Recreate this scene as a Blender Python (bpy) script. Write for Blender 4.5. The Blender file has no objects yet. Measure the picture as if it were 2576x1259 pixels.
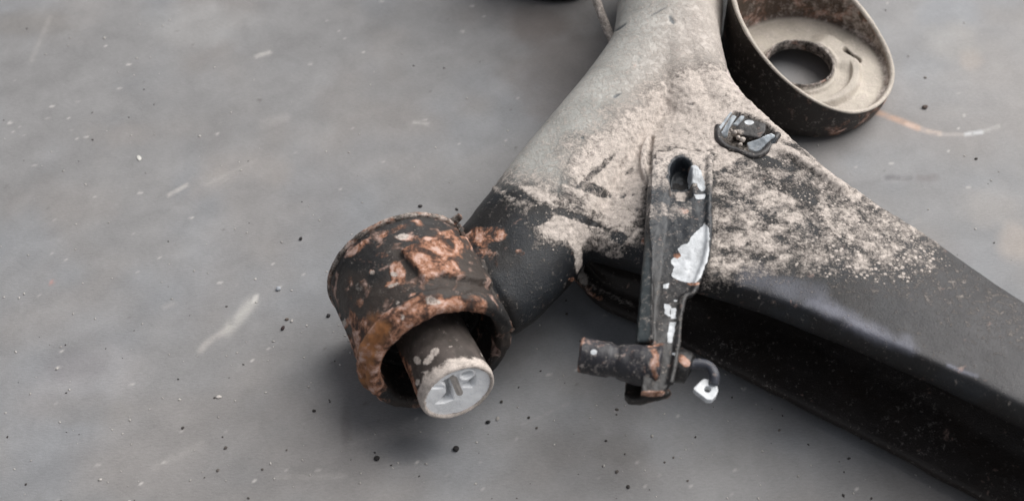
import bpy, bmesh, math, random
import numpy as np
from mathutils import Vector
from mathutils.bvhtree import BVHTree
random.seed(7); rng = np.random.default_rng(7)
SC = bpy.context.scene
# ------------------------------------------------------------------ camera
TH = math.radians(40); CD = 0.62; FW = 0.50 / CD
CAM = np.array([0, -CD*math.sin(TH), CD*math.cos(TH)])
AF = np.array([0, math.sin(TH), -math.cos(TH)]); AU = np.array([0, math.cos(TH), math.sin(TH)]); AR = np.array([1., 0, 0])
cd = bpy.data.cameras.new('camera'); cam = bpy.data.objects.new('camera', cd); SC.collection.objects.link(cam)
cam.location = CAM; cam.rotation_euler = (TH, 0, 0)
cd.sensor_width = 36; cd.lens = 36/FW; cd.clip_start = 0.01; cd.clip_end = 60
cd.dof.use_dof = True; cd.dof.focus_distance = 0.585; cd.dof.aperture_fstop = 9.0
SC.camera = cam
# ------------------------------------------------------------------ light
SUN_EL, SUN_AZ = math.radians(52), math.radians(32)      # azimuth from +X towards +Y
w = bpy.data.worlds.new("World"); SC.world = w; w.use_nodes = True
nt = w.node_tree; bg = nt.nodes['Background']
sky = nt.nodes.new('ShaderNodeTexSky'); sky.sky_type = 'NISHITA'; sky.sun_disc = False
sky.sun_elevation = SUN_EL; sky.sun_rotation = math.radians(90) - SUN_AZ; sky.dust_density = 4; sky.air_density = 1.0
hs = nt.nodes.new('ShaderNodeHueSaturation'); hs.inputs['Saturation'].default_value = 0.28
nt.links.new(sky.outputs[0], hs.inputs['Color']); nt.links.new(hs.outputs[0], bg.inputs['Color'])
bg.inputs['Strength'].default_value = 0.055
sd = bpy.data.lights.new('sun', 'SUN'); sd.energy = 2.0; sd.angle = math.radians(60); sd.color = (1, .98, .955)
so = bpy.data.objects.new('sun', sd); SC.collection.objects.link(so)
sv = Vector((math.cos(SUN_EL)*math.cos(SUN_AZ), math.cos(SUN_EL)*math.sin(SUN_AZ), math.sin(SUN_EL)))
so.rotation_euler = sv.to_track_quat('Z', 'Y').to_euler()
SC.view_settings.view_transform = 'Standard'; SC.view_settings.look = 'None'; SC.view_settings.exposure = 0.80
# ------------------------------------------------------------------ helpers
def at(px, py, z):
    """point of the place that lies at height z on the sight line through a point of the picture (2576 wide)"""
    d = AF + AR*(px-1288)/2576*FW + AU*(629.5-py)/2576*FW
    return CAM + d*((z-CAM[2])/d[2])
def pj(P):
    v = np.asarray(P, float) - CAM; f = v@AF
    return 1288 + v@AR/f/FW*2576, 629.5 - v@AU/f/FW*2576
def srgb(r, g, b):
    f = lambda c: (c/255/12.92 if c/255 <= .04045 else ((c/255+.055)/1.055)**2.4)
    return np.array([f(r), f(g), f(b)])
def _h(i, j, k, s):
    n = (i*374761393 + j*668265263 + k*2147483647 + s*1274126177) & 0xffffffff
    n = ((n ^ (n >> 13))*1274126177) & 0xffffffff
    n = ((n ^ (n >> 15))*2246822519) & 0xffffffff
    return ((n ^ (n >> 16)) & 0xffff)/65535.0
def noise(P, scale, octs=3, seed=0):
    """smooth value noise, 0..1; scale in metres per cell"""
    P = np.asarray(P, float); out = np.zeros(len(P)); a = 1.; tot = 0.
    for o in range(octs):
        q = P/scale*(2**o) + 100.37*(o+1); i = np.floor(q).astype(np.int64); f = q-i; f = f*f*(3-2*f)
        r = 0
        for dx in (0, 1):
            for dy in (0, 1):
                for dz in (0, 1):
                    wgt = (f[:, 0] if dx else 1-f[:, 0])*(f[:, 1] if dy else 1-f[:, 1])*(f[:, 2] if dz else 1-f[:, 2])
                    r = r + wgt*_h(i[:, 0]+dx, i[:, 1]+dy, i[:, 2]+dz, seed+o)
        out += a*r; tot += a; a *= .5
    return out/tot
def sstep(x, a, b):
    t = np.clip((x-a)/(b-a), 0, 1); return t*t*(3-2*t)
def segd(X, Y, pts):
    d = np.full(len(X), 1e9)
    for (x0, y0), (x1, y1) in zip(pts[:-1], pts[1:]):
        vx, vy = x1-x0, y1-y0; t = np.clip(((X-x0)*vx+(Y-y0)*vy)/(vx*vx+vy*vy+1e-9), 0, 1)
        d = np.minimum(d, np.hypot(X-x0-t*vx, Y-y0-t*vy))
    return d
def polyd(X, Y, pts):
    """signed distance to a polygon, positive inside"""
    d = segd(X, Y, list(pts)+[pts[0]]); ins = np.zeros(len(X), bool); n = len(pts)
    for k in range(n):
        x0, y0 = pts[k]; x1, y1 = pts[(k+1) % n]
        c = ((y0 > Y) != (y1 > Y)) & (X < (x1-x0)*(Y-y0)/((y1-y0) if y1 != y0 else 1e-9)+x0)
        ins ^= c
    return np.where(ins, d, -d)
def spline(P, n):
    """Catmull-Rom through rows of P, n steps per span"""
    P = np.asarray(P, float); Q = np.vstack([2*P[0]-P[1], P, 2*P[-1]-P[-2]]); out = []
    for i in range(1, len(Q)-2):
        for k in range(n):
            t = k/n; a, b, c, d = Q[i-1], Q[i], Q[i+1], Q[i+2]
            out.append(.5*((2*b)+(-a+c)*t+(2*a-5*b+4*c-d)*t*t+(-a+3*b-3*c+d)*t**3))
    out.append(P[-1]); return np.array(out)
class MB:
    def __init__(s): s.v = []; s.f = []
    def add(s, V, F):
        o = len(s.v); s.v += [tuple(map(float, p)) for p in V]; s.f += [tuple(i+o for i in f) for f in F]
    def loft(s, rings, cap=True, close=False):
        n = len(rings[0]); V = [p for r in rings for p in r]; F = []; m = len(rings)
        for i in range(m-1 if not close else m):
            for j in range(n):
                a, b = i*n+j, i*n+(j+1) % n; i2 = (i+1) % m
                F.append((a, b, i2*n+(j+1) % n, i2*n+j))
        if cap and not close: F.append(tuple(range(n-1, -1, -1))); F.append(tuple((m-1)*n+j for j in range(n)))
        s.add(V, F)
    def tube(s, path, rad, n=20, flat=None, cap=True):
        path = np.asarray(path, float); rad = np.broadcast_to(np.asarray(rad, float), (len(path),))
        T = np.gradient(path, axis=0); T /= np.linalg.norm(T, axis=1)[:, None]
        up = np.array([0, 0, 1.]) if abs(T[0][2]) < .9 else np.array([1., 0, 0]); R = []
        for i, p in enumerate(path):
            sd_ = np.cross(T[i], up); sd_ /= np.linalg.norm(sd_)+1e-12; u2 = np.cross(sd_, T[i])
            if flat is None: up = u2
            hh = rad[i] if flat is None else flat[i]
            R.append([p + sd_*rad[i]*math.cos(a) + u2*hh*math.sin(a) for a in np.linspace(0, 2*math.pi, n, endpoint=False)])
        s.loft(R, cap)
    def prism(s, top, t, nrm=None):
        top = np.asarray(top, float); nv = np.array([0, 0, 1.]) if nrm is None else np.asarray(nrm, float); n = len(top)
        s.add(list(top)+list(top-nv*t), [tuple(range(n)), tuple(range(2*n-1, n-1, -1))]+[((i+1) % n, i, n+i, n+(i+1) % n) for i in range(n)])
    def lathe(s, o, a, prof, n=96, cap=True):
        o = np.asarray(o, float); e1, e2 = frame(a)
        s.loft([[o+a*h+(e1*math.cos(t)+e2*math.sin(t))*r for t in np.linspace(0, 2*math.pi, n, endpoint=False)] for h, r in prof], cap)
    def mesh(s, name):
        m = bpy.data.meshes.new(name); m.from_pydata(s.v, [], s.f)
        b = bmesh.new(); b.from_mesh(m); bmesh.ops.recalc_face_normals(b, faces=b.faces); b.to_mesh(m); b.free(); m.update(); return m
def frame(a):
    e1 = np.cross(a, [0, 0, 1.]); e1 = e1/np.linalg.norm(e1) if np.linalg.norm(e1) > 1e-6 else np.array([1., 0, 0])
    return e1, np.cross(e1, a)
def co(m):
    c = np.empty(len(m.vertices)*3); m.vertices.foreach_get('co', c); return c.reshape(-1, 3)
def setco(m, c): m.vertices.foreach_set('co', np.ascontiguousarray(c, float).ravel()); m.update()
def vn(m):
    c = np.empty(len(m.vertices)*3, np.float32); m.vertex_normals.foreach_get('vector', c); return c.reshape(-1, 3).astype(float)
def remesh(m, voxel, smooth=3):
    o = bpy.data.objects.new('tmp', m); SC.collection.objects.link(o)
    r = o.modifiers.new('r', 'REMESH'); r.mode = 'VOXEL'; r.voxel_size = voxel; r.use_smooth_shade = True
    if smooth: s = o.modifiers.new('s', 'SMOOTH'); s.factor = .5; s.iterations = smooth
    dg = bpy.context.evaluated_depsgraph_get(); dg.update()
    out = bpy.data.meshes.new_from_object(o.evaluated_get(dg)); bpy.data.objects.remove(o); return out
def rough(m, amp, scale, octs=3, seed=1, mask=None):
    c = co(m); n = vn(m); d = (noise(c, scale, octs, seed)-.5)*2*amp
    if mask is not None: d = d*mask
    setco(m, c+n*d[:, None])
def attrs(m, base, dust=0, rust=0, white=0, dots=0):
    N = len(m.vertices); b = np.broadcast_to(np.asarray(base, float), (N, 3))
    a = m.attributes.new('tone', 'FLOAT_COLOR', 'POINT'); a.data.foreach_set('color', np.c_[b, np.broadcast_to(np.asarray(dots, float), (N,))].astype(np.float32).ravel())
    k = np.stack([np.broadcast_to(np.asarray(x, float), (N,)) for x in (dust, rust, white)], 1)
    a = m.attributes.new('wear', 'FLOAT_VECTOR', 'POINT'); a.data.foreach_set('vector', k.astype(np.float32).ravel())
def link(name, m, mat, parent=None, smooth=True, **props):
    o = bpy.data.objects.new(name, m); SC.collection.objects.link(o)
    if mat: m.materials.clear(); m.materials.append(mat)
    if smooth: m.polygons.foreach_set('use_smooth', np.ones(len(m.polygons), bool))
    if parent: o.parent = parent; o.matrix_parent_inverse = parent.matrix_world.inverted()
    for k, v in props.items(): o[k] = v
    return o
# ------------------------------------------------------------------ materials
def N(nt, t, **kw):
    n = nt.nodes.new(t)
    for k, v in kw.items():
        if k in n.inputs: n.inputs[k].default_value = v
        else: setattr(n, k, v)
    return n
def mth(nt, op, a, b=None, clamp=False):
    n = nt.nodes.new('ShaderNodeMath'); n.operation = op; n.use_clamp = clamp
    for i, x in enumerate((a, b)):
        if x is None: continue
        if isinstance(x, (int, float)): n.inputs[i].default_value = x
        else: nt.links.new(x, n.inputs[i])
    return n.outputs[0]
def mixc(nt, f, a, b, bt='MIX'):
    n = nt.nodes.new('ShaderNodeMix'); n.data_type = 'RGBA'; n.blend_type = bt
    for s, x in ((n.inputs[0], f), (n.inputs[6], a), (n.inputs[7], b)):
        if isinstance(x, (int, float)): s.default_value = x
        elif isinstance(x, (tuple, list, np.ndarray)): s.default_value = (*[float(q) for q in x], 1)
        else: nt.links.new(x, s)
    return n.outputs[2]
DUST1, DUST2 = srgb(191, 181, 173), srgb(147, 137, 129)
def worn(name, base_rough=.5, metal=0., dust_amp=1.5, nscale=900, bump=.00025, white=(.66, .68, .70), spec=.5):
    m = bpy.data.materials.new(name); m.use_nodes = True; t = m.node_tree; L = t.links; p = t.nodes['Principled BSDF']
    tc = N(t, 'ShaderNodeTexCoord').outputs['Object']
    at_ = N(t, 'ShaderNodeAttribute', attribute_name='tone'); wr = N(t, 'ShaderNodeAttribute', attribute_name='wear')
    sp = N(t, 'ShaderNodeSeparateXYZ'); L.new(wr.outputs['Vector'], sp.inputs[0])
    def nz(scale, det=5, rgh=.6, dist=0.):
        n = N(t, 'ShaderNodeTexNoise', Scale=scale, Detail=det, Roughness=rgh, Distortion=dist); L.new(tc, n.inputs['Vector']); return n.outputs['Fac']
    nA, nB, nC, nF = nz(nscale*.42, 7, .72, .2), nz(nscale*.16, 6, .65, .5), nz(nscale*.06), nz(nscale*2.2, 3)
    def thr(lv, n, amp, hard=9): return mth(t, 'ADD', mth(t, 'MULTIPLY', mth(t, 'ADD', mth(t, 'SUBTRACT', lv, .5), mth(t, 'MULTIPLY', mth(t, 'SUBTRACT', n, .5), amp)), hard), .5, True)
    nD = mth(t, 'ADD', mth(t, 'MULTIPLY', nA, .6), mth(t, 'MULTIPLY', nz(nscale*1.3, 5, .7), .4))
    fd, fr, fw = thr(sp.outputs[0], nD, dust_amp*2.0, 1.8), thr(sp.outputs[1], nB, 1.9, 2.8), thr(sp.outputs[2], nB, 1.0, 10)
    vo = N(t, 'ShaderNodeTexVoronoi', Scale=nscale*.42, Randomness=1.0); L.new(tc, vo.inputs['Vector']); vo2 = N(t, 'ShaderNodeTexVoronoi', Scale=nscale*.85, Randomness=1.0); L.new(tc, vo2.inputs['Vector'])
    def dot(v, k): return mth(t, 'MULTIPLY', mth(t, 'SUBTRACT', mth(t, 'MULTIPLY', at_.outputs['Alpha'], k), v.outputs['Distance']), 9, True)
    fd = mth(t, 'MAXIMUM', fd, mth(t, 'MAXIMUM', dot(vo, .36), dot(vo2, .30)))
    var = mth(t, 'ADD', mth(t, 'MULTIPLY', mth(t, 'SUBTRACT', nC, .5), 1.1), 1.0)
    base = mixc(t, 1.0, at_.outputs['Color'], mth(t, 'MULTIPLY', var, mth(t, 'ADD', mth(t, 'MULTIPLY', nF, .5), .75)), 'MULTIPLY')
    cr = t.nodes.new('ShaderNodeValToRGB'); L.new(nA, cr.inputs[0]); e = cr.color_ramp.elements
    e[0].position = .34; e[0].color = (.030, .018, .014, 1); e[1].position = .68; e[1].color = (.62, .42, .35, 1)
    q = e.new(.46); q.color = (.10, .047, .030, 1); q = e.new(.55); q.color = (.36, .17, .10, 1)
    t.links.remove(cr.inputs[0].links[0]); L.new(mth(t, 'ADD', mth(t, 'ADD', mth(t, 'MULTIPLY', mth(t, 'SUBTRACT', nA, .5), .55), mth(t, 'MULTIPLY', mth(t, 'SUBTRACT', nB, .5), 1.15)), .52), cr.inputs[0])
    c1 = mixc(t, fr, base, cr.outputs[0])
    dc = mixc(t, mth(t, 'ADD', mth(t, 'ADD', mth(t, 'MULTIPLY', mth(t, 'SUBTRACT', nA, .5), 1.35), mth(t, 'MULTIPLY', mth(t, 'SUBTRACT', nF, .5), 1.1)), .55, True), DUST2*.66, DUST1*1.58)
    c2 = mixc(t, mth(t, 'MULTIPLY', fd, .97), c1, dc)
    wc = mixc(t, mth(t, 'ADD', mth(t, 'MULTIPLY', mth(t, 'SUBTRACT', nB, .5), 2.6), .62, True), np.array(white)*.55, np.array(white)*1.1)
    c3 = mixc(t, fw, c2, wc); L.new(c3, p.inputs['Base Color'])
    r = mth(t, 'ADD', mth(t, 'MULTIPLY', fd, .95-base_rough), mth(t, 'ADD', base_rough, mth(t, 'MULTIPLY', mth(t, 'SUBTRACT', nB, .5), .35)))
    r = mth(t, 'ADD', r, mth(t, 'MULTIPLY', fr, .25), True); L.new(r, p.inputs['Roughness'])
    p.inputs['Metallic'].default_value = metal; p.inputs['Specular IOR Level'].default_value = spec
    h = mth(t, 'ADD', mth(t, 'MULTIPLY', nA, mth(t, 'ADD', .35, mth(t, 'MULTIPLY', mth(t, 'MAXIMUM', fd, fr), .55))), mth(t, 'ADD', mth(t, 'MULTIPLY', nF, .35), mth(t, 'MULTIPLY', mth(t, 'ADD', fd, mth(t, 'MULTIPLY', fw, 2.)), .22)))
    b = N(t, 'ShaderNodeBump', Strength=1.0, Distance=bump*3); L.new(h, b.inputs['Height']); L.new(b.outputs[0], p.inputs['Normal'])
    return m
M_paint = worn('chipped_black_axle_paint', .40, spec=.34)
M_seat = worn('dusty_sheet_steel', .55, nscale=700, bump=.00012)
M_rust = worn('rusted_cast_sleeve', .6, nscale=800, bump=.0003)
M_brk = worn('oily_black_bracket_steel', .40, nscale=900, bump=.00015)
M_rub = worn('dull_black_rubber', .65, nscale=800, bump=.00012, spec=.3)
M_plas = worn('dirty_white_plastic', .28, nscale=700, bump=.00006)
M_chip = worn('loose_grit', .8, nscale=2000, bump=.0001)

BLACK = np.array([.013, .012, .012]); BLUE = np.array([.015, .018, .022]); BROWN = np.array([.028, .021, .017])
# ------------------------------------------------------------------ floor
def floor():
    xs = np.concatenate([[-8, -3, -1, -.45], np.linspace(-.40, .40, 620), [.45, 1, 3, 8]]); ys = np.concatenate([[-8, -3, -1, -.32], np.linspace(-.25, .33, 450), [.4, 1, 3, 8]])
    X, Y = np.meshgrid(xs, ys); n = len(xs); V = np.c_[X.ravel(), Y.ravel(), np.zeros(X.size)]
    i = np.arange(len(ys)-1)[:, None]*n + np.arange(n-1)[None]; F = np.stack([i, i+1, i+n+1, i+n], -1).reshape(-1, 4)
    m = bpy.data.meshes.new('floor'); m.from_pydata(V.tolist(), [], F.tolist()); m.update()
    px, py = pj(V); near = (np.abs(V[:, 0]) < .42) & (np.abs(V[:, 1]) < .34); px = np.where(near, px, -9e3)
    g = srgb(138, 137, 137)
    col = np.repeat(g[None], len(V), 0)
    a = noise(V, .09, 4, 3); b = noise(V*np.array([1, 1.6, 1]), .035, 4, 5); c = noise(V, .2, 2, 9)
    col *= (1 + (a-.5)*.24 + (b-.5)*.24)[:, None]
    t = sstep(noise(V, .05, 3, 21), .42, .7)[:, None]; col = col*(1-t*.5) + t*.5*col*np.array([1.05, .99, .94])
    t = sstep(noise(V, .06, 3, 33), .45, .7)[:, None]; col = col*(1-t*.5) + t*.5*col*np.array([.93, 1.0, 1.08])
    col *= (1+.20*sstep(px, 1700, 2500)*sstep(-py, -900, -200))[:, None]  # brighter light towards the upper right, painted into the floor tone
    # oblique smears
    th = math.radians(35); Vr = np.c_[V[:, 0]*math.cos(th)+V[:, 1]*math.sin(th), (-V[:, 0]*math.sin(th)+V[:, 1]*math.cos(th))*3.5, V[:, 2]]
    col *= (1 + (noise(Vr, .05, 4, 41)-.5)*.20)[:, None]
    def stroke(pts, wd, rgb, k, soft=1.0, br=.5):
        nonlocal col
        d = segd(px, py, pts); f = sstep(-d, -wd*(1+soft), -wd*(1-soft*.6))*k*np.clip(1-br+2*br*sstep(noise(V, .0035, 2, int(pts[0][0])), .3, .65), 0, 1)
        col = col*(1-f[:, None]) + f[:, None]*rgb
    def stain_or_shade(x, y, rx, ry, rgb, k, p=.35):
        nonlocal col
        d = np.hypot((px-x)/rx, (py-y)/ry) + (noise(V, .01, 3, int(x))-.5)*p*2
        f = sstep(-d, -1.1, -.35)*k; col = col*(1-f[:, None]) + f[:, None]*rgb
    orange, white_, dk = srgb(214, 170, 140), srgb(214, 210, 205), srgb(96, 92, 96)
    stroke([(2203, 281), (2266, 304), (2310, 322)], 6, orange, .5, .9); stroke([(2280, 312), (2344, 333), (2365, 336)], 5, srgb(222, 200, 186), .5, .9)
    stroke([(2365, 338), (2440, 338)], 4, srgb(200, 192, 186), .35); stroke([(2430, 338), (2470, 332)], 4, srgb(225, 226, 228), .6); stroke([(2475, 330), (2512, 318)], 4, white_, .3)
    stroke([(2230, 446), (2289, 448)], 5, dk, .55); stroke([(2309, 448), (2354, 446)], 7, srgb(110, 100, 100), .4)
    stroke([(632, 762), (600, 800), (572, 830)], 11, srgb(186, 183, 178), .7, 1.3); stroke([(580, 822), (520, 862), (505, 880)], 6, srgb(185, 180, 175), .5, 1.3, .8)
    stroke([(645, 745), (640, 755)], 5, white_, .6); stroke([(540, 235), (580, 222)], 4, white_, .0)
    stroke([(645, 142), (678, 132)], 4, srgb(205, 200, 195), .75); stroke([(425, 490), (470, 465)], 4, srgb(195, 190, 185), .6); stroke([(1040, 308), (1075, 311)], 3, white_, .3)
    stroke([(662, 312), (720, 296)], 9, srgb(176, 172, 170), .3); stroke([(540, 420), (640, 412), (700, 430)], 26, srgb(166, 158, 152), .28, 1.2, .2)
    stroke([(500, 470), (560, 445)], 22, srgb(166, 158, 152), .25, 1.2, .2); stroke([(120, 1000), (300, 930)], 50, srgb(162, 158, 158), .3, 1, .2)
    stain_or_shade(870, 1070, 20, 70, srgb(92, 86, 86), .35); stain_or_shade(1020, 1130, 120, 40, srgb(92, 96, 102), .45); stain_or_shade(2500, 520, 110, 70, srgb(186, 176, 166), .2)
    stain_or_shade(1570, 1130, 90, 50, srgb(98, 95, 92), .3); stain_or_shade(190, 920, 110, 50, srgb(120, 118, 122), .35); stain_or_shade(200, 1030, 150, 50, srgb(124, 120, 116), .3)
    stain_or_shade(2440, 150, 40, 34, srgb(176, 166, 158), .5); stain_or_shade(300, 340, 90, 40, srgb(140, 134, 130), .3); stain_or_shade(60, 60, 170, 40, srgb(124, 120, 116), .45); stain_or_shade(500, 60, 180, 70, srgb(168, 168, 168), .4)
    stain_or_shade(1360, 60, 120, 60, srgb(108, 98, 93), .5); stain_or_shade(1430, 190, 190, 170, srgb(108, 100, 96), .55); stain_or_shade(2395, 100, 90, 60, srgb(180, 176, 170), .3); stain_or_shade(130, 710, 8, 9, srgb(196, 140, 130), .6)  # first two darken the floor left of the arm, standing in for shade
    stain_or_shade(2560, 610, 60, 60, srgb(190, 176, 164), .4); stain_or_shade(2400, 640, 70, 40, srgb(140, 138, 140), .3)
    for k in range(22):
        x, y = rng.uniform(0, 2576), rng.uniform(0, 1259); an = rng.normal(-.45, .35); ln = rng.uniform(20, 170); stroke([(x, y), (x+ln*math.cos(an), y+ln*math.sin(an))], rng.uniform(1.5, 9), srgb(178, 174, 170) if rng.random() < .6 else srgb(112, 110, 110), rng.uniform(.10, .26), 1.2, .6)
    for _ in range(340):
        x, y = rng.uniform(0, 2576), rng.uniform(0, 1259); s = rng.uniform(1.2, 3.5)
        if x < 2576*.15 or y > 600 or rng.random() < .5:
            hit_ = (np.abs(px-x) < 14) & (np.abs(py-y) < 8); d = np.hypot((px[hit_]-x)/(s*1.8), (py[hit_]-y)/s)
            f = (sstep(-d, -1.2, -.5)*rng.uniform(.35, .9))[:, None]; rgb = srgb(205, 200, 196) if rng.random() < .8 else srgb(98, 94, 92)
            col[hit_] = col[hit_]*(1-f)+f*rgb
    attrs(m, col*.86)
    mt = bpy.data.materials.new('worn_concrete'); mt.use_nodes = True; t = mt.node_tree; L = t.links; p = t.nodes['Principled BSDF']
    tc = N(t, 'ShaderNodeTexCoord').outputs['Object']; a_ = N(t, 'ShaderNodeAttribute', attribute_name='tone')
    mp = N(t, 'ShaderNodeMapping'); mp.inputs['Scale'].default_value = (1, 2.6, 1); mp.inputs['Rotation'].default_value = (0, 0, math.radians(-28)); L.new(tc, mp.inputs[0])
    n1 = N(t, 'ShaderNodeTexNoise', Scale=420, Detail=5, Roughness=.65); L.new(mp.outputs[0], n1.inputs['Vector'])
    n2 = N(t, 'ShaderNodeTexNoise', Scale=60, Detail=6, Roughness=.6, Distortion=.4); L.new(tc, n2.inputs['Vector'])
    n3 = N(t, 'ShaderNodeTexNoise', Scale=1500, Detail=4, Roughness=.7); L.new(tc, n3.inputs['Vector'])
    v = mth(t, 'ADD', mth(t, 'ADD', mth(t, 'MULTIPLY', mth(t, 'SUBTRACT', n1.outputs['Fac'], .5), .42), mth(t, 'MULTIPLY', mth(t, 'SUBTRACT', n2.outputs['Fac'], .5), .50)), mth(t, 'ADD', 1., mth(t, 'MULTIPLY', mth(t, 'SUBTRACT', n3.outputs['Fac'], .5), .42)))
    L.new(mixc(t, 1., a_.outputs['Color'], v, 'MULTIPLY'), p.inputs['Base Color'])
    L.new(mth(t, 'ADD', .52, mth(t, 'MULTIPLY', n2.outputs['Fac'], .25)), p.inputs['Roughness']); p.inputs['Specular IOR Level'].default_value = .4
    b = N(t, 'ShaderNodeBump', Strength=.5, Distance=.0003); L.new(mth(t, 'ADD', n1.outputs['Fac'], mth(t, 'MULTIPLY', n3.outputs['Fac'], .4)), b.inputs['Height']); L.new(b.outputs[0], p.inputs['Normal'])
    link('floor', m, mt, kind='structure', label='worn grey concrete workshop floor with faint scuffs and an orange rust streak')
floor()
# ------------------------------------------------------------------ the axle
axle = bpy.data.objects.new('rear_axle', None); SC.collection.objects.link(axle); axle.empty_display_size = .05
axle.location = Vector(at(1500, 620, 0)); bpy.context.view_layer.update()
axle['label'] = 'dusty black twist beam car axle with rusty bushing eye lying on concrete'; axle['category'] = 'car axle'
mm = .001
# eye geometry
EF = at(1112, 902, .038); EB = at(1006, 682, .035); EA = (EF-EB)/np.linalg.norm(EF-EB); EL = np.linalg.norm(EF-EB); E1, E2 = frame(EA); ER = .0324
def build_body():
    B = MB()
    # trailing arm and neck: centre (px, py, z), half width, half height
    S = np.array([(1694, -200, .044, 28, 27), (1688, -60, .044, 28, 27), (1684, 40, .043, 27.6, 27), (1664, 140, .042, 27, 26.5), (1601, 243, .041, 27, 26), (1505, 368, .041, 27, 26),
                  (1406, 495, .041, 27.5, 25), (1326, 606, .040, 28, 22.5), (1252, 690, .038, 28, 19.5), (1200, 722, .037, 29, 18.5), (1150, 765, .037, 25, 16)])
    C = np.array([[*at(a, b, c), d*mm, e*mm] for a, b, c, d, e in S]); C = spline(C, 6)
    B.tube(C[:, :3], C[:, 3], 48, flat=C[:, 4])
    # twist beam: back edge, ridge, front edge of the lower flange
    T = [((1600, 330, .046), (1395, 560, .048), (1440, 690, .010)), ((1745, 120, .053), (1490, 590, .054), (1510, 760, .010)), ((1838, 195, .060), (1595, 622, .060), (1595, 800, .010)),
         ((2003, 345, .061), (1745, 678, .062), (1722, 866, .010)), ((2120, 440, .061), (1880, 722, .063), (1850, 930, .010)), ((2305, 562, .061), (2070, 788, .064), (2063, 1036, .010)),
         ((2462, 665, .061), (2265, 868, .064), (2265, 1140, .010)), ((2650, 790, .061), (2475, 962, .064), (2480, 1256, .010)), ((2950, 990, .061), (2790, 1120, .064), (2800, 1430, .010)), ((3100, 1090, .061), (2950, 1205, .064), (2960, 1510, .010))]
    K = []
    for a, b, c in T:
        A, R_, F = at(*a), at(*b), at(*c); h = A-R_; h[2] = 0; wd = np.linalg.norm(h); h /= wd; Z = np.array([0, 0, 1.])
        def q(s_, z_): v = R_+h*s_; return np.array([v[0], v[1], z_])
        z1, z2 = A[2], R_[2]; f = (F-R_)@h; dp = (.0, .0, .12, .55, 1, 1, 1, 1, 1, 1)[len(K)]
        pts = [R_+h*.001-Z*.0012, R_*.65+A*.35+Z*.0012, R_*.3+A*.7+Z*.0012, A-h*.003, A-Z*.005+h*.0005, q(wd-.002, z1-.012), q(wd*.88, z1-.030), q(wd*.72, .014), q(wd*.35, .004), F+h*.010-Z*.006, F+h*.001-Z*.0055,
               F+Z*.0, F+h*.010+Z*.0015, q(f+.012+dp*(wd*.30-f-.012), .014+.004*(1-dp)), q(dp*wd*.52+(1-dp)*(f+.018), .020), q(dp*wd*.62+(1-dp)*(f*.5+.008), .030), q(dp*wd*.5+(1-dp)*.004, z2-.024), q(.003+dp*.017, z2-.0215), q(.001+dp*.009, z2-.0195), q(.000+dp*.003, z2-.017), q(-.0022, z2-.012), q(-.0032, z2-.007)]
        K.append(np.array(pts).ravel())
    K = spline(K, 6).reshape(-1, 22, 3); B.loft(list(K))
    # flared corner where the arm opens out into the plate
    B.tube(spline([at(1690, -20, .046), at(1725, 130, .050), at(1780, 245, .049), at(1880, 345, .049)], 6), np.linspace(.022, .011, 19), 32)
    B.tube(spline([at(1665, 20, .046), at(1690, 150, .049), at(1720, 260, .048), at(1780, 380, .046)], 6), np.linspace(.022, .013, 19), 32)
    B.tube(spline([at(1560, 330, .048), at(1480, 470, .047), at(1420, 570, .045), at(1370, 660, .036)], 6), np.linspace(.014, .016, 19), 32)
    return remesh(B.mesh('raw'), .0008, 18)
body = build_body()
c_ = co(body); rel = c_-EB; ax_ = rel@EA; rad_ = rel-ax_[:, None]*EA; rr_ = np.linalg.norm(rad_, axis=1); ins_ = (rr_ < ER-.003) & (ax_ > -.006) & (ax_ < EL+.01)
c_[ins_] += rad_[ins_]/rr_[ins_][:, None]*(ER-.003-rr_[ins_])[:, None]; setco(body, c_)      # the neck stops inside the wall of the sleeve
BV = BVHTree.FromPolygons([tuple(p) for p in co(body)], [tuple(p.vertices) for p in body.polygons])
def hit(px, py, bv=None):
    d = at(px, py, 0)-CAM; d /= np.linalg.norm(d); r = (bv or BV).ray_cast(Vector(CAM), Vector(d))
    return (np.array(r[0]), np.array(r[1])) if r[0] is not None else (at(px, py, .05), np.array([0, 0, 1.]))
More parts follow.
